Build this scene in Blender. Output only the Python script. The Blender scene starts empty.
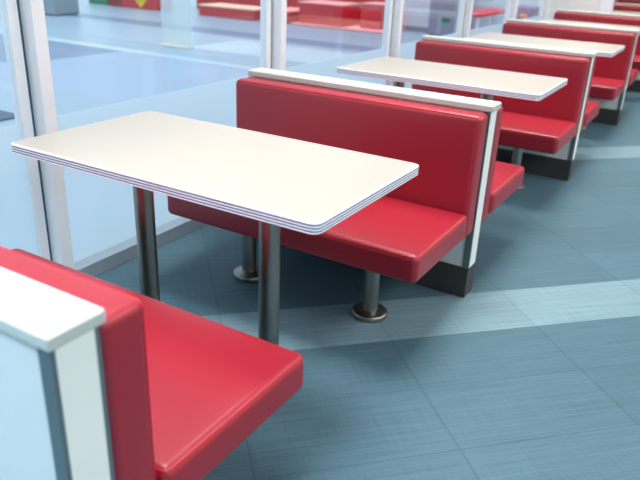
import bpy, bmesh, math, random
from mathutils import Vector, Matrix
C = bpy.context.scene.collection
R = math.radians
random.seed(4)

# ------------------------------------------------------------------ measures
P = 1.9989           # booth pitch
BX0, BX1 = .325, 1.462
HCAP = .8245
TX0, TX1, TW, TT, TH = .371, 1.475, .603, .0305, .76
CEIL = 2.9
XR, Y0, Y1 = 5.6, -4.2, 17.0

# ------------------------------------------------------------------ materials
def srgb(r, g, b):
    f = lambda c: c/12.92 if c <= .04045 else ((c+.055)/1.055)**2.4
    return (f(r/255), f(g/255), f(b/255), 1)
def mat(name, col, rough=.5, metal=0, spec=.5, noise=None, bump=None, coat=0):
    m = bpy.data.materials.new(name); m.use_nodes = True
    nt = m.node_tree; b = nt.nodes['Principled BSDF']
    b.inputs['Base Color'].default_value = col
    b.inputs['Roughness'].default_value = rough
    b.inputs['Metallic'].default_value = metal
    b.inputs['Specular IOR Level'].default_value = spec
    b.inputs['Coat Weight'].default_value = coat
    tc = nt.nodes.new('ShaderNodeTexCoord')
    def tex(scale):
        mp = nt.nodes.new('ShaderNodeMapping'); mp.inputs['Scale'].default_value = scale
        n = nt.nodes.new('ShaderNodeTexNoise'); n.inputs['Scale'].default_value = 1
        n.inputs['Detail'].default_value = 3
        nt.links.new(tc.outputs['Object'], mp.inputs['Vector']); nt.links.new(mp.outputs['Vector'], n.inputs['Vector'])
        return n
    if noise:
        scale, amt = noise; n = tex(scale)
        mx = nt.nodes.new('ShaderNodeMix'); mx.data_type = 'RGBA'
        mx.inputs['A'].default_value = tuple(c*(1-amt) for c in col[:3])+(1,)
        mx.inputs['B'].default_value = tuple(min(1, c*(1+amt)) for c in col[:3])+(1,)
        nt.links.new(n.outputs['Fac'], mx.inputs['Factor']); nt.links.new(mx.outputs['Result'], b.inputs['Base Color'])
    if bump:
        scale, st = bump; n = tex(scale)
        bp = nt.nodes.new('ShaderNodeBump'); bp.inputs['Strength'].default_value = st; bp.inputs['Distance'].default_value = .002
        nt.links.new(n.outputs['Fac'], bp.inputs['Height']); nt.links.new(bp.outputs['Normal'], b.inputs['Normal'])
    return m
M = {}
M['vinyl'] = mat('red_vinyl', srgb(154, 24, 41), .38, spec=.62, noise=((5, 5, 5), .05), bump=((260, 260, 260), .06))
M['piping'] = mat('red_piping', srgb(185, 24, 42), .34, spec=.55, noise=((30, 30, 30), .06))
M['laminate'] = mat('white_laminate', srgb(214, 219, 217), .35, noise=((9, 9, 9), .02))
M['cap'] = mat('white_cap', srgb(192, 196, 189), .38, noise=((140, 140, 140), .03))
M['strip'] = mat('white_end_laminate', srgb(238, 240, 234), .4, noise=((9, 9, 9), .02))
M['trim'] = mat('grey_edge_trim', srgb(116, 130, 132), .35, .6, noise=((3, 3, 20), .1))
M['kick'] = mat('dark_kick', srgb(58, 56, 54), .5, noise=((8, 8, 60), .12))
M['table'] = mat('maple_laminate', srgb(176, 167, 156), .34, noise=((5, 70, 20), .035))
M['alu'] = mat('ribbed_aluminium', srgb(240, 242, 248), .35, .08, noise=((4, 4, 4), .03))
M['groove'] = mat('groove_shadow_line', srgb(112, 114, 150), .5, .1, noise=((4, 4, 4), .05))
M['steel'] = mat('brushed_steel', srgb(150, 147, 140), .36, 1, noise=((60, 60, 3), .12), bump=((200, 200, 6), .1))
M['frame'] = mat('white_frame', srgb(244, 249, 254), .4, .1, noise=((3, 3, 3), .02))
M['sill'] = mat('aluminium_sill', srgb(170, 182, 192), .4, .5, noise=((4, 20, 4), .05))
M['gasket'] = mat('dark_gasket', srgb(36, 92, 112), .5, noise=((10, 10, 10), .1))
M['wall'] = mat('cream_wall', srgb(238, 236, 230), .7, noise=((2, 2, 2), .02), bump=((60, 60, 60), .05))
M['hallwall'] = mat('pale_hall_wall', srgb(226, 234, 244), .6, noise=((1, 1, 1), .03))
M['ceil'] = mat('white_ceiling', srgb(190, 192, 196), .8, noise=((2, 2, 2), .02))
M['redpaint'] = mat('red_gloss_panel', srgb(205, 40, 52), .4, noise=((2, 2, 2), .08))
M['darkred'] = mat('dark_red_panel', srgb(140, 22, 44), .45, noise=((2, 2, 2), .08))
M['pink'] = mat('pink_laminate', srgb(226, 150, 150), .5, noise=((2, 2, 2), .05))
M['tan'] = mat('tan_top', srgb(222, 184, 160), .45, noise=((3, 9, 3), .05))
M['grey'] = mat('blue_grey_box', srgb(140, 158, 168), .6, noise=((3, 3, 3), .05))
M['mauve'] = mat('mauve_panel', srgb(150, 152, 170), .6, noise=((3, 3, 3), .05))
M['green'] = mat('green_panel', srgb(20, 130, 90), .5, noise=((3, 3, 3), .05))
M['yellow'] = mat('yellow_panel', srgb(238, 190, 40), .5, noise=((3, 3, 3), .05))
M['orange'] = mat('orange_part', srgb(228, 100, 40), .5, noise=((9, 9, 9), .08))
M['purple'] = mat('purple_panel', srgb(110, 70, 140), .5, noise=((3, 3, 3), .05))
M['mat'] = mat('dark_mat', srgb(62, 88, 104), .9, noise=((40, 40, 40), .1))
M['beige'] = mat('beige_post', srgb(214, 214, 200), .5, noise=((4, 4, 4), .03))

def glass_mat(name, tint, frost=0):
    m = bpy.data.materials.new(name); m.use_nodes = True; nt = m.node_tree
    for n in list(nt.nodes): nt.nodes.remove(n)
    out = nt.nodes.new('ShaderNodeOutputMaterial')
    tr = nt.nodes.new('ShaderNodeBsdfTransparent'); tr.inputs['Color'].default_value = tint
    gl = nt.nodes.new('ShaderNodeBsdfGlossy'); gl.inputs['Roughness'].default_value = .02 if not frost else .25
    fr = nt.nodes.new('ShaderNodeFresnel'); fr.inputs['IOR'].default_value = 1.4
    ge = nt.nodes.new('ShaderNodeNewGeometry'); ior = nt.nodes.new('ShaderNodeMapRange')      # same reflectance on both faces of the pane
    ior.inputs['To Min'].default_value = 1.4; ior.inputs['To Max'].default_value = 1/1.4
    nt.links.new(ge.outputs['Backfacing'], ior.inputs['Value']); nt.links.new(ior.outputs['Result'], fr.inputs['IOR'])
    mx = nt.nodes.new('ShaderNodeMixShader')
    base = tr
    if frost:
        tl = nt.nodes.new('ShaderNodeBsdfTranslucent'); tl.inputs['Color'].default_value = (.88, .96, 1, 1)
        df = nt.nodes.new('ShaderNodeBsdfDiffuse'); df.inputs['Color'].default_value = (.88, .96, 1, 1)
        tc = nt.nodes.new('ShaderNodeTexCoord'); no = nt.nodes.new('ShaderNodeTexNoise'); no.inputs['Scale'].default_value = 300
        rm = nt.nodes.new('ShaderNodeMapRange'); rm.inputs['To Min'].default_value = .12; rm.inputs['To Max'].default_value = .18
        nt.links.new(tc.outputs['Object'], no.inputs['Vector']); nt.links.new(no.outputs['Fac'], rm.inputs['Value'])
        m1 = nt.nodes.new('ShaderNodeMixShader'); nt.links.new(rm.outputs['Result'], m1.inputs[0])
        nt.links.new(tl.outputs[0], m1.inputs[1]); nt.links.new(df.outputs[0], m1.inputs[2])
        m2 = nt.nodes.new('ShaderNodeMixShader'); m2.inputs[0].default_value = frost
        nt.links.new(tr.outputs[0], m2.inputs[1]); nt.links.new(m1.outputs[0], m2.inputs[2]); base = m2
    nt.links.new(fr.outputs[0], mx.inputs[0]); nt.links.new(base.outputs[0], mx.inputs[1]); nt.links.new(gl.outputs[0], mx.inputs[2])
    nt.links.new(mx.outputs[0], out.inputs['Surface'])
    return m
M['glass'] = glass_mat('clear_glass', (.97, .985, .99, 1))
M['frost'] = glass_mat('frosted_film', (.95, .98, 1, 1), .68)

def emit_mat(name, col, st):
    m = bpy.data.materials.new(name); m.use_nodes = True; b = m.node_tree.nodes['Principled BSDF']
    b.inputs['Emission Color'].default_value = col; b.inputs['Emission Strength'].default_value = st
    b.inputs['Base Color'].default_value = (.8, .8, .8, 1)
    return m
M['lamp'] = emit_mat('lamp_diffuser', (1, .965, .9, 1), 1.2)
M['added_cool_lamp'] = emit_mat('added_cool_diffuser', (.6, .8, 1, 1), 2.0)

def floor_mat():
    m = bpy.data.materials.new('slate_linen_tiles'); m.use_nodes = True; nt = m.node_tree; L = nt.links.new
    b = nt.nodes['Principled BSDF']
    def math_(op, a, c=None):
        n = nt.nodes.new('ShaderNodeMath'); n.operation = op
        for i, v in ((0, a), (1, c)):
            if v is None: continue
            if isinstance(v, (int, float)): n.inputs[i].default_value = v
            else: L(v, n.inputs[i])
        return n.outputs[0]
    tc = nt.nodes.new('ShaderNodeTexCoord'); mp = nt.nodes.new('ShaderNodeMapping')
    mp.inputs['Rotation'].default_value = (0, 0, R(-45)); L(tc.outputs['Object'], mp.inputs['Vector'])
    sp = nt.nodes.new('ShaderNodeSeparateXYZ'); L(mp.outputs['Vector'], sp.inputs[0])
    u = math_('DIVIDE', math_('ADD', sp.outputs[0], -1.99+61), .61); v = math_('DIVIDE', math_('ADD', sp.outputs[1], -.08+30.5), .305)
    fu, fv = math_('FRACT', u), math_('FRACT', v); iu, iv = math_('FLOOR', u), math_('FLOOR', v)
    # row 100 is the light band, then every seventh row
    band = math_('LESS_THAN', math_('MODULO', math_('ADD', iv, 5), 7), .5)     # 100+5 = 105 = 15*7
    ju = math_('MAXIMUM', math_('LESS_THAN', fu, .0045), math_('GREATER_THAN', fu, .9955))
    jv = math_('MAXIMUM', math_('LESS_THAN', fv, .007), math_('GREATER_THAN', fv, .993))
    joint = math_('MAXIMUM', ju, jv)
    cx = nt.nodes.new('ShaderNodeCombineXYZ'); L(iu, cx.inputs[0]); L(iv, cx.inputs[1])
    wn = nt.nodes.new('ShaderNodeTexWhiteNoise'); wn.noise_dimensions = '2D'; L(cx.outputs[0], wn.inputs['Vector'])
    def stretch(sx, sy, det=2):
        q = nt.nodes.new('ShaderNodeMapping'); q.inputs['Scale'].default_value = (sx, sy, 1); L(mp.outputs['Vector'], q.inputs['Vector'])
        n = nt.nodes.new('ShaderNodeTexNoise'); n.inputs['Scale'].default_value = 1; n.inputs['Detail'].default_value = det
        L(q.outputs['Vector'], n.inputs['Vector']); return n.outputs['Fac']
    w1 = stretch(3, 190); w2 = stretch(170, 4); w3 = stretch(2.2, 60)
    weave = math_('ADD', math_('ADD', math_('MULTIPLY', w1, .6), math_('MULTIPLY', w2, .22)), math_('MULTIPLY', w3, .22))   # about .52
    val = math_('ADD', math_('MULTIPLY', math_('SUBTRACT', weave, .52), 1.25), 1)
    val = math_('MULTIPLY', val, math_('ADD', math_('MULTIPLY', wn.outputs['Value'], .12), .94))
    val = math_('MULTIPLY', val, math_('SUBTRACT', 1, math_('MULTIPLY', joint, .24)))
    mx = nt.nodes.new('ShaderNodeMix'); mx.data_type = 'RGBA'
    mx.inputs['A'].default_value = srgb(77, 107, 120); mx.inputs['B'].default_value = srgb(114, 142, 152); L(band, mx.inputs['Factor'])
    vm = nt.nodes.new('ShaderNodeVectorMath'); vm.operation = 'SCALE'; L(mx.outputs['Result'], vm.inputs[0]); L(val, vm.inputs['Scale'])
    L(vm.outputs[0], b.inputs['Base Color'])
    b.inputs['Roughness'].default_value = .55; b.inputs['Specular IOR Level'].default_value = .28
    bp = nt.nodes.new('ShaderNodeBump'); bp.inputs['Strength'].default_value = .25; bp.inputs['Distance'].default_value = .002
    L(weave, bp.inputs['Height']); L(bp.outputs['Normal'], b.inputs['Normal'])
    return m
M['floor'] = floor_mat()

def hall_floor_mat():
    m = bpy.data.materials.new('hall_floor_slabs'); m.use_nodes = True; nt = m.node_tree; L = nt.links.new
    b = nt.nodes['Principled BSDF']
    def math_(op, a, c=None):
        n = nt.nodes.new('ShaderNodeMath'); n.operation = op
        for i, v in ((0, a), (1, c)):
            if v is None: continue
            if isinstance(v, (int, float)): n.inputs[i].default_value = v
            else: L(v, n.inputs[i])
        return n.outputs[0]
    tc = nt.nodes.new('ShaderNodeTexCoord'); sp = nt.nodes.new('ShaderNodeSeparateXYZ'); L(tc.outputs['Object'], sp.inputs[0])
    x, y = sp.outputs[0], sp.outputs[1]
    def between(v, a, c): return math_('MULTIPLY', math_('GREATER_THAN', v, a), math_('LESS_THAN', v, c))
    white = math_('MAXIMUM', between(y, 6.06, 6.2), math_('MULTIPLY', math_('GREATER_THAN', x, -4.5), between(y, 7.0, 8.2)))  # the narrow streak is a light reflection painted into the floor colour
    dark = math_('MAXIMUM', math_('MULTIPLY', math_('LESS_THAN', x, -4.81), between(y, 4.4, 6.02)), between(y, 8.5, 9.1))
    mid = between(y, 3.75, 6.02)
    ck = nt.nodes.new('ShaderNodeTexNoise'); ck.inputs['Scale'].default_value = .8; L(tc.outputs['Object'], ck.inputs['Vector'])
    def mix(f, a, c):
        n = nt.nodes.new('ShaderNodeMix'); n.data_type = 'RGBA'
        L(f, n.inputs['Factor'])
        for k, q in (('A', a), ('B', c)):
            if isinstance(q, tuple): n.inputs[k].default_value = q
            else: L(q, n.inputs[k])
        return n.outputs['Result']
    c = mix(ck.outputs['Fac'], srgb(112, 136, 154), srgb(130, 152, 170))
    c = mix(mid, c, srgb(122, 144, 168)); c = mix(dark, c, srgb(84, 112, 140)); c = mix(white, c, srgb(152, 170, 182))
    L(c, b.inputs['Base Color']); b.inputs['Roughness'].default_value = .35
    return m
M['reflection_sheet'] = glass_mat('pale_reflection', (.93, .95, .92, 1), .5)
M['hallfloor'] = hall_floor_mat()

# ------------------------------------------------------------------ mesh helpers
def box_bm(bm, x0, x1, y0, y1, z0, z1, bev=0, seg=2):
    r = bmesh.ops.create_cube(bm, size=1)['verts']
    for v in r:
        v.co = Vector((x0+(v.co.x+.5)*(x1-x0), y0+(v.co.y+.5)*(y1-y0), z0+(v.co.z+.5)*(z1-z0)))
    if bev:
        ed = list({e for v in r for e in v.link_edges})
        bmesh.ops.bevel(bm, geom=ed, offset=bev, segments=seg, profile=.5, affect='EDGES')
    return bm
def obj(name, bm, m, parent=None, smooth=False):
    me = bpy.data.meshes.new(name); bmesh.ops.recalc_face_normals(bm, faces=bm.faces[:]); bm.to_mesh(me); bm.free()
    if smooth:
        for p in me.polygons: p.use_smooth = True
    o = bpy.data.objects.new(name, me); me.materials.append(M[m]) if isinstance(m, str) else [me.materials.append(M[q]) for q in m]
    C.objects.link(o)
    if parent: o.parent = parent
    return o
def bx(name, dims, m, parent=None, bev=.002, seg=2):
    return obj(name, box_bm(bmesh.new(), *dims, bev, seg), m, parent)
def lathe(bm, prof, cx, cy, n=40):
    rings = []
    for r, z in prof:
        if r < 1e-6: rings.append([bm.verts.new((cx, cy, z))])
        else: rings.append([bm.verts.new((cx+r*math.cos(2*math.pi*i/n), cy+r*math.sin(2*math.pi*i/n), z)) for i in range(n)])
    for a, b in zip(rings, rings[1:]):
        for i in range(n):
            j = (i+1) % n
            if len(a) == 1 and len(b) == 1: continue
            if len(a) == 1: bm.faces.new((a[0], b[i], b[j]))
            elif len(b) == 1: bm.faces.new((a[i], a[j], b[0]))
            else: bm.faces.new((a[i], a[j], b[j], b[i]))
    return bm
def shade_auto(o, ang=40):
    for p in o.data.polygons: p.use_smooth = True
    o.data.set_sharp_from_angle(angle=R(ang))
def cushion(x0, x1, y0, y1, z0, z1, r, puff_axis=2, puff_sign=1, puff=.01):
    """rounded box with a gently crowned face"""
    c = Vector(((x0+x1)/2, (y0+y1)/2, (z0+z1)/2)); h = Vector(((x1-x0)/2, (y1-y0)/2, (z1-z0)/2))
    def samples(k):
        inner = h[k]-r; n = max(2, int(inner*2/.05)); s = [-inner+2*inner*i/n for i in range(n+1)]
        cr = [r*math.tan(R(a)) for a in (11.25, 22.5, 33.75, 45)]
        return [-inner-q for q in reversed(cr)]+s+[inner+q for q in cr]
    bm = bmesh.new(); S = [samples(k) for k in range(3)]; cache = {}
    def vert(p):
        key = tuple(round(q, 6) for q in p)
        if key not in cache:
            q = Vector(p); cl = Vector(max(-h[k]+r, min(h[k]-r, q[k])) for k in range(3)); d = q-cl
            w = cl+d.normalized()*r if d.length > 1e-9 else q
            a, b_ = [k for k in range(3) if k != puff_axis]
            fa = max(0, 1-abs(w[a]/h[a])**3.2); fb = max(0, 1-abs(w[b_]/h[b_])**3.2)
            t = max(0, puff_sign*w[puff_axis]/h[puff_axis])
            w[puff_axis] += puff_sign*puff*fa*fb*t
            cache[key] = bm.verts.new(c+w)
        return cache[key]
    for k in range(3):
        a, b_ = (k+1) % 3, (k+2) % 3
        for s in (-1, 1):
            for i in range(len(S[a])-1):
                for j in range(len(S[b_])-1):
                    vs = []
                    for (ii, jj) in ((i, j), (i+1, j), (i+1, j+1), (i, j+1)):
                        p = [0, 0, 0]; p[k] = s*h[k]; p[a] = S[a][ii]; p[b_] = S[b_][jj]; vs.append(vert(p))
                    if len(set(vs)) == 4: bm.faces.new(vs)
    return bm
def tube(bm, pts, r, n=8, closed=True):
    m = len(pts); rings = []
    for i, p in enumerate(pts):
        a = pts[(i-1) % m] if closed or i > 0 else p; b = pts[(i+1) % m] if closed or i < m-1 else p
        t = (b-a).normalized(); ref = Vector((0, 0, 1)) if abs(t.z) < .9 else Vector((1, 0, 0))
        s = t.cross(ref).normalized(); q = s.cross(t)
        rings.append([bm.verts.new(p+r*(math.cos(2*math.pi*k/n)*s+math.sin(2*math.pi*k/n)*q)) for k in range(n)])
    for i in range(m if closed else m-1):
        A, B = rings[i], rings[(i+1) % m]
        for k in range(n): 
            try: bm.faces.new((A[k], A[(k+1) % n], B[(k+1) % n], B[k]))
            except ValueError: pass
    return bm
def round_rect(x0, x1, y0, y1, r, n=8):
    o = []
    for cx, cy, a0 in ((x1-r, y1-r, 0), (x0+r, y1-r, 90), (x0+r, y0+r, 180), (x1-r, y0+r, 270)):
        for i in range(n+1):
            a = R(a0+90*i/n); o.append((cx+r*math.cos(a), cy+r*math.sin(a)))
    return o

def empty(name, loc, label, cat, group=None):
    o = bpy.data.objects.new(name, None); C.objects.link(o); o.location = loc; o.empty_display_size = .1
    o['label'] = label; o['category'] = cat
    if group: o['group'] = group
    return o
def tag(o, label, cat, group=None):
    o['label'] = label; o['category'] = cat
    if group: o['group'] = group
    return o
def structure(o):
    o['kind'] = 'structure'; return o
def copy_tree(o, parent=None):
    c = o.copy(); C.objects.link(c)
    if parent: c.parent = parent
    for ch in list(o.children): copy_tree(ch, c)
    return c

# ------------------------------------------------------------------ booth units
WP, WC = .046, .054
BK, BB, BT = .148, .30, .797          # backrest front, bottom, top
SY, SZ0, SZ1 = .658, .314, .4195      # seat front edge, under side, top
SX0, SX1 = .356, 1.468
def side_parts(root, s):
    ya, yb = sorted((s*(WP+.001), s*BK))
    b = obj('backrest', cushion(.322, BX1-.002, ya, yb, BB, BT, .022, 1, s, .007), 'vinyl', root, True)
    yy = s*(BK-.0064); e = .0064
    p = bmesh.new()
    loop = [Vector((x, yy, z)) for x, z in round_rect(.322+e, BX1-.002-e, BB+e, BT-e, .0165)]
    tube(p, loop, .0028)
    obj('piping', p, 'piping', b, True)
    ya, yb = sorted((s*(BK+.0085), s*SY))
    st = obj('seat', cushion(SX0, SX1, ya, yb, SZ0, SZ1, .023, 2, 1, .011), 'vinyl', root, True)
    p = bmesh.new(); z = SZ1-.0070; e = .0070
    tube(p, [Vector((x, y, z)) for x, y in round_rect(SX0+e, SX1-e, ya+e, yb-e, .016)], .0021)
    obj('piping', p, 'piping', st, True)
    # steel carrier under the seat and two round posts
    for px in (.592, 1.192):
        bm = lathe(bmesh.new(), [(.0305, .012), (.0305, SZ0-.004)], px, s*.405)
        po = obj('post', bm, 'steel', root); shade_auto(po)
        bm = lathe(bmesh.new(), [(0, .0005), (.071, .0005), (.0715, .003), (.0715, .018), (.068, .0225), (.056, .025), (.036, .026), (.0305, .028)], px, s*.405)
        f = obj('floor_flange', bm, 'steel', po); shade_auto(f, 50)
    ca, cb = sorted((s*(WP+.004), s*.42))
    bx('seat_bracket', (.42, 1.38, ca, cb, SZ0-.006, SZ0+.004), 'kick', root, .001)
def make_booth(loc, label, cat, group, sides):
    root = empty('booth_bench', loc, label, cat, group)
    bx('partition', (BX0, BX1-.006, -WP+.006, WP-.006, .137, HCAP-.027), 'laminate', root, .001)
    # end face: white strip between two grey edge strips
    bx('end_strip', (BX1-.0055, BX1, -WP+.010, WP-.010, .138, HCAP-.0275), 'strip', root, .001)
    for s in (-1, 1):
        a, b = sorted((s*(WP-.0095), s*WP)); bx('edge_trim', (BX1-.028, BX1-.0005, a, b, .138, HCAP-.0275), 'trim', root, .0012)
    bx('kick_plate', (BX0, BX1-.001, -WP, WP, 0.0005, .1365), 'kick', root, .0015)
    bx('top_cap', (BX0-.004, BX1+.010, -WC, WC, HCAP-.0265, HCAP), 'cap', root, .006, 3)
    for s in sides: side_parts(root, s)
    return root
G = 'red booths along the glass wall'
make_booth((0, 0, 0), 'nearest red booth bench, single sided, with a plain white back panel at lower left', 'booth', G, (1,))
b1 = make_booth((0, P, 0), 'double sided red booth bench directly behind the nearest table', 'booth', G, (-1, 1))
for k, (yy, lab) in enumerate((
    (2*P, 'red booth bench behind the second table, its far seat ending before the third table'),
    (3*P, 'red booth bench right behind the third table, just below the purple box outside'),
    (4*P, 'red booth bench fourth behind the nearest table, in front of the cream wall end'),
    (10.45, 'red booth bench seen beyond the white post of the cream wall end'),
    (12.5, 'farthest red booth bench at the top right edge, beyond all the others'))):
    c = copy_tree(b1); c.location = (0, yy, 0); c['label'] = lab

# ------------------------------------------------------------------ tables
def table_top_meshes(root):
    hx = (TX1-TX0)/2; hy = TW/2; rc = .026
    # laminate top, slightly inside the metal edge
    bm = bmesh.new(); lip = .0035
    out = round_rect(-hx+lip, hx-lip, -hy+lip, hy-lip, rc-lip, 8)
    vt = [bm.verts.new((x, y, TH)) for x, y in out]; vb = [bm.verts.new((x, y, TH-TT+.003)) for x, y in out]
    bm.faces.new(vt); bm.faces.new(list(reversed(vb)))
    for i in range(len(out)):
        j = (i+1) % len(out); bm.faces.new((vt[i], vb[i], vb[j], vt[j]))
    top = obj('tabletop', bm, 'table', root)
    # ribbed edge band: profile swept round the rounded rectangle
    n = 4; h = TT/n; prof = [(-.006, TH+.0004)]; mids = []
    for i in range(n):
        zt = TH+.0004-i*h; zb = zt-h
        if i: prof.append((-.0028, zt)); mids.append(len(prof)-1)
        prof += [(-.0006, zt-.0016), (.0, zt-h*.5), (-.0006, zb+.0016)]
    prof += [(-.006, TH-TT)]
    bm = bmesh.new(); rings = []
    for off, z in prof:
        rings.append([bm.verts.new((x, y, z)) for x, y in round_rect(-hx-off*-1 if False else -hx-off, hx+off, -hy-off, hy+off, rc+off, 8)])
    m = len(rings[0])
    for q in range(len(rings)):
        A, B = rings[q], rings[(q+1) % len(rings)]
        for i in range(m):
            j = (i+1) % m; f = bm.faces.new((A[i], B[i], B[j], A[j]))
            if q in mids or (q+1) in mids: f.material_index = 1
    obj('edge_band', bm, ('alu', 'groove'), top)
def make_table(yc, label):
    root = empty('booth_table', ((TX0+TX1)/2, yc, 0), label, 'table', 'pale laminate booth tables')
    table_top_meshes(root)
    xc = (TX0+TX1)/2
    for px in (.62, 1.135):
        bm = lathe(bmesh.new(), [(.033, .012), (.033, TH-TT-.006)], px-xc, 0); po = obj('leg', bm, 'steel', root); shade_auto(po)
        bm = lathe(bmesh.new(), [(0, .0005), (.078, .0005), (.0785, .003), (.0785, .018), (.075, .0225), (.06, .025), (.038, .026), (.033, .028)], px-xc, 0)
        f = obj('floor_flange', bm, 'steel', po); shade_auto(f, 50)
        bm = box_bm(bmesh.new(), px-xc-.09, px-xc+.09, -.2, .2, TH-TT-.007, TH-TT+.002, .002); obj('mounting_plate', bm, 'kick', po)
    return root
YO = -.0306
t1 = make_table(.5*P+YO, 'nearest pale wood laminate table with a ribbed metal edge, large in the foreground')
for k, lab in ((1.5, 'second pale laminate table, behind the first red double booth'),
               (2.5, 'third pale laminate table, behind the second red double booth'),
               (3.5, 'fourth pale laminate table, mostly hidden behind the third red double booth'),
               ):
    c = copy_tree(t1); c.location.y = k*P+YO; c['label'] = lab
c = copy_tree(t1); c.location.y = 9.47; c['label'] = 'farthest pale laminate table, by the white post of the cream wall end'

# ------------------------------------------------------------------ room shell
def slab(name, dims, m): return structure(bx(name, dims, m, None, 0))
slab('floor', (.0, XR, Y0, Y1, -.12, 0), 'floor')
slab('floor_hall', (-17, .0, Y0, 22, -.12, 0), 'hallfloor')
slab('ceiling', (-.06, XR, Y0, Y1, CEIL, CEIL+.1), 'ceil')
slab('wall_right', (XR, XR+.1, Y0, Y1, 0, CEIL), 'wall')
slab('wall_near', (-.06, XR, Y0-.1, Y0, 0, CEIL), 'wall')
slab('wall_far', (-.06, XR, Y1, Y1+.1, 0, CEIL), 'wall')
slab('wall_hall', (-3.4, -.9, 11.9, 12.05, 0, 3.2), 'hallwall')
slab('baseboard_hall', (-3.45, -1.2, 11.885, 11.9, 0, .09), 'grey')
# cream wall end that closes the glazed stretch
slab('wall_stub', (-.05, .62, 9.02, 9.12, 0, CEIL), 'wall')
slab('trim_9', (.62, .76, 9.0, 9.14, 0, CEIL), 'frame')
slab('wall_left', (-.06, 0.0, 9.12, Y1, 0, CEIL), 'wall')

# glazing
mull = [-.50, 1.043, 2.600, 4.140, 5.685, 7.180, 8.660]
GX = -.012
for i, y in enumerate(mull):
    t = structure(bx('trim_%d' % (i+1), (-.045, .06, y, y+.055, .06, CEIL), 'frame', None, .003))
    bx('slim_frame', (-.04, .004, y-.055, y-.013, .06, CEIL), 'frame', t, .002)
    bx('gasket', (-.035, -.002, y-.0125, y-.0005, .06, CEIL), 'gasket', t, 0)
edges = [Y0]+mull+[9.02]
for i in range(len(edges)-1):
    a = edges[i]+(.056 if i else 0); b = edges[i+1]-(.056 if i < len(mull) else 0)
    w = structure(bx('window_%d' % (i+1), (GX-.005, GX+.005, a, b, .067, CEIL), 'glass', None, 0))
    bx('frosted_film', (GX+.0055, GX+.0075, a, b, .067, .701), 'frost', w, 0)
structure(bx('trim_8', (-.045, .06, Y0, 9.02, 0, .066), 'sill', None, .003))

# ------------------------------------------------------------------ ceiling lamps
LW = 18.5
for ix, x in enumerate((1.15, 4.0)):
    for iy, y in enumerate((-1.45, .35, 2.2, 4.2, 6.2, 8.2, 10.6)):
        r = empty('ceiling_light', (x, y, CEIL), 'square ceiling light %s, %s' % (('above the booths', 'above the aisle')[ix], ('added in place of daylight, nearest the entrance wall', 'second from the entrance wall', 'third from the entrance wall', 'fourth from the entrance wall', 'third from the far end', 'second from the far end', 'nearest the far end')[iy]), 'lamp', 'ceiling light panels')
        bx('frame', (-.62, .62, -.62, .62, -.03, -.0005), 'frame', r, .002)
        bx('diffuser', (-.59, .59, -.59, .59, -.036, -.0301), 'added_cool_lamp' if y < -1 else 'lamp', r, .001)  # the cool pair is added, standing in for daylight from behind the camera
        if True:                                    # louvred fitting: throws its light mostly downwards
            al = bpy.data.lights.new('louvre_light', 'AREA'); al.shape = 'SQUARE'; al.size = 1.1; al.energy = LW*(.92 if y < 1 else 1.15, 2.1)[ix] if y > -1 else 62; al.spread = R((84, 165)[ix] if y > -1 else 98)
            al.color = (1, .965, .92) if y > -1 else (.66, .84, 1); ao = bpy.data.objects.new('louvre_light', al); C.objects.link(ao); ao.parent = r; ao.location = (0, 0, -.045)

# ------------------------------------------------------------------ things in the hall beyond the glass
def bench(loc, w, d, h, label, m='redpaint', top='tan'):
    r = empty('bench', loc, label, 'bench', 'red benches in the hall')
    bx('base', (0, w, 0, d, 0.001, h-.03), m, r, .006)
    bx('bench_top', (-.02, w+.02, -.02, d+.02, h-.03, h), top, r, .008)
    return r
bench((-7.6, 10.85, 0), 1.45, .7, .22, 'low red bench with a tan top beyond the glass, right of the beige reflection panel')
bench((-5.95, 10.95, 0), .55, .9, .24, 'short red bench beyond the glass, left of the second window post', 'redpaint', 'pink')
bench((-5.2, 11.0, 0), .95, .8, .40, 'red bench with a pink top just right of the second window post', 'redpaint', 'pink')
bench((-3.95, 11.2, 0), .42, .6, .45, 'bright red stool bench beyond the glass by the third window post', 'redpaint', 'pink')
o = bx('platform', (-5.3, -3.3, 10.85, 11.88, 0.001, .035), 'pink'); tag(o, 'pale pink low platform under the red benches beyond the glass', 'platform')
for ob in bpy.data.objects:
    if ob.name.startswith('bench') and ob.type == 'EMPTY' and ob.location.x > -5.5: ob.location.z = .035
r = empty('counter', (-8.75, 12.1, 0), 'long dark red counter wall across the hall behind the benches', 'counter')
bx('front_panel', (0, 5.2, 0, .5, 0.001, 1.05), 'redpaint', r, .01); bx('countertop', (-.03, 5.23, -.05, .55, 1.05, 1.09), 'tan', r, .006)
r = empty('display_stand', (-10.2, 10.8, 0), 'red display stand with a yellow diamond at the far left of the hall', 'stand')
bx('base', (0, 1.45, 0, .5, 0.001, 1.0), 'redpaint', r, .01)
bm = box_bm(bmesh.new(), -.22, .22, -.012, 0, -.22, .22, .004); bmesh.ops.rotate(bm, verts=bm.verts, cent=(0, 0, 0), matrix=Matrix.Rotation(R(45), 3, 'Y'))
bmesh.ops.translate(bm, verts=bm.verts, vec=(.98, -.001, .33)); obj('diamond', bm, 'yellow', r)
bx('side_panel', (-.02, .4, -.012, -.001, .02, .95), 'darkred', r, .002)
r = empty('crate', (-11.0, 10.9, 0), 'green crate left of the red display stand in the hall', 'crate')
bx('body', (0, .62, 0, .5, 0.001, .45), 'green', r, .01); bx('lid', (-.02, .64, -.02, .52, .45, .49), 'green', r, .006)
r = empty('bin', (-9.6, 8.3, 0), 'blue grey bin at the top left just right of the first window post', 'bin')
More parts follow.
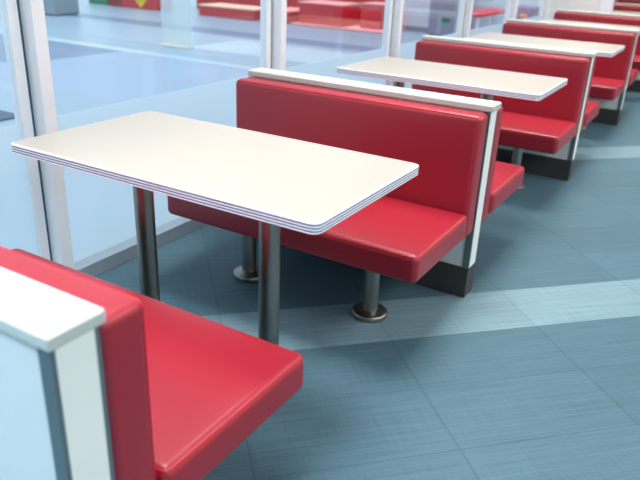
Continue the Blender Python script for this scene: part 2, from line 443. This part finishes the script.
bx('body', (0, .62, 0, .6, 0.02, .8), 'grey', r, .02); bx('plinth', (.03, .59, .03, .57, 0.001, .02), 'mat', r, .002); bx('lid', (-.02, .64, -.02, .62, .8, .84), 'grey', r, .01)
o = bx('floor_mat', (-3.6, -2.62, 2.35, 2.85, 0.001, .012), 'mat'); tag(o, 'dark teal floor mat outside the glass at the left edge', 'mat')
r = empty('reflection_panel', (-4.87, 6.85, 0), 'pale beige panel standing in for a reflection in the glass, left of the red benches', 'panel')
bx('panel', (0, .52, 0, .04, .02, 1.5), 'reflection_sheet', r, .004); bx('reflection_foot', (0, .52, -.05, .09, 0.001, .02), 'beige', r, .003)  # a pale reflection in the glass, built as a standing sheet
r = empty('cabinet', (-2.62, 11.3, 0), 'mauve grey cabinet with a green mark beyond the third window', 'cabinet')
bx('body', (0, .62, 0, .5, .04, 1.1), 'mauve', r, .008); bx('plinth', (.02, .6, .02, .48, 0.001, .04), 'mat', r, .002)
bx('badge', (.24, .4, -.008, -.0005, .26, .34), 'green', r, .002); bx('top', (-.01, .63, -.01, .51, 1.1, 1.13), 'beige', r, .004)
r = empty('side_table', (-.48, 7.83, 0), 'narrow red topped table outside the glass between the fourth and fifth window posts', 'table')
bx('tabletop', (-.14, .14, -.62, .62, .72, .75), 'redpaint', r, .008)
for sx in (-1, 1):
    for sy in (-1, 1):
        bm = lathe(bmesh.new(), [(0, .001), (.02, .001), (.022, .72), (0, .72)], sx*.09, sy*.54, 16); shade_auto(obj('leg', bm, 'frame', r))
r = empty('display_box', (-.42, 9.5, 0), 'purple box with an orange ornament outside the fifth window post', 'box')
bx('body', (-.16, .16, -.25, .25, 0.001, .74), 'purple', r, .01)
bm = bmesh.new(); bmesh.ops.create_icosphere(bm, subdivisions=3, radius=.055)
for v in bm.verts: v.co.z *= .7; v.co += v.co.normalized()*-.007*math.sin(6*math.atan2(v.co.y, v.co.x))
bmesh.ops.translate(bm, verts=bm.verts, vec=(.03, -.285, .62)); obj('ornament', bm, 'orange', r, True)

# ------------------------------------------------------------------ light
w = bpy.data.worlds.new('daylit_hall'); bpy.context.scene.world = w; w.use_nodes = True
bg = w.node_tree.nodes['Background']; bg.inputs['Color'].default_value = (.74, .89, 1.0, 1); bg.inputs['Strength'].default_value = 1.25

sl = bpy.data.lights.new('skylight_sun', 'SUN'); so = bpy.data.objects.new('skylight_sun', sl); C.objects.link(so)
sl.energy = 4.0; sl.angle = R(5); sl.color = (.88, .95, 1); so.location = (-6, 6, 9)      # straight down through the open roof of the hall

# ------------------------------------------------------------------ camera
pi_, ya, ro = R(23.3263), R(30.0983), R(2.5227)
fw = Vector((-math.sin(ya)*math.cos(pi_), math.cos(ya)*math.cos(pi_), -math.sin(pi_)))
rt = Vector((math.cos(ya), math.sin(ya), 0)); up = rt.cross(fw)
r2 = math.cos(ro)*rt+math.sin(ro)*up; u2 = -math.sin(ro)*rt+math.cos(ro)*up
cam = bpy.data.cameras.new('camera'); co = bpy.data.objects.new('camera', cam); C.objects.link(co)
mw = Matrix((r2, u2, -fw)).transposed().to_4x4(); mw.translation = (2.1892, -.5494, 1.3315); co.matrix_world = mw
cam.sensor_width = 36; cam.lens = 668.117/640*36; cam.clip_start = .02
cam.dof.use_dof = True; cam.dof.focus_distance = 2.15; cam.dof.aperture_fstop = 3.2
sc = bpy.context.scene; sc.camera = co
sc.view_settings.view_transform = 'Standard'; sc.view_settings.look = 'None'; sc.view_settings.gamma = 1
sc.view_settings.use_curve_mapping = False; sc.view_settings.exposure = 0.0
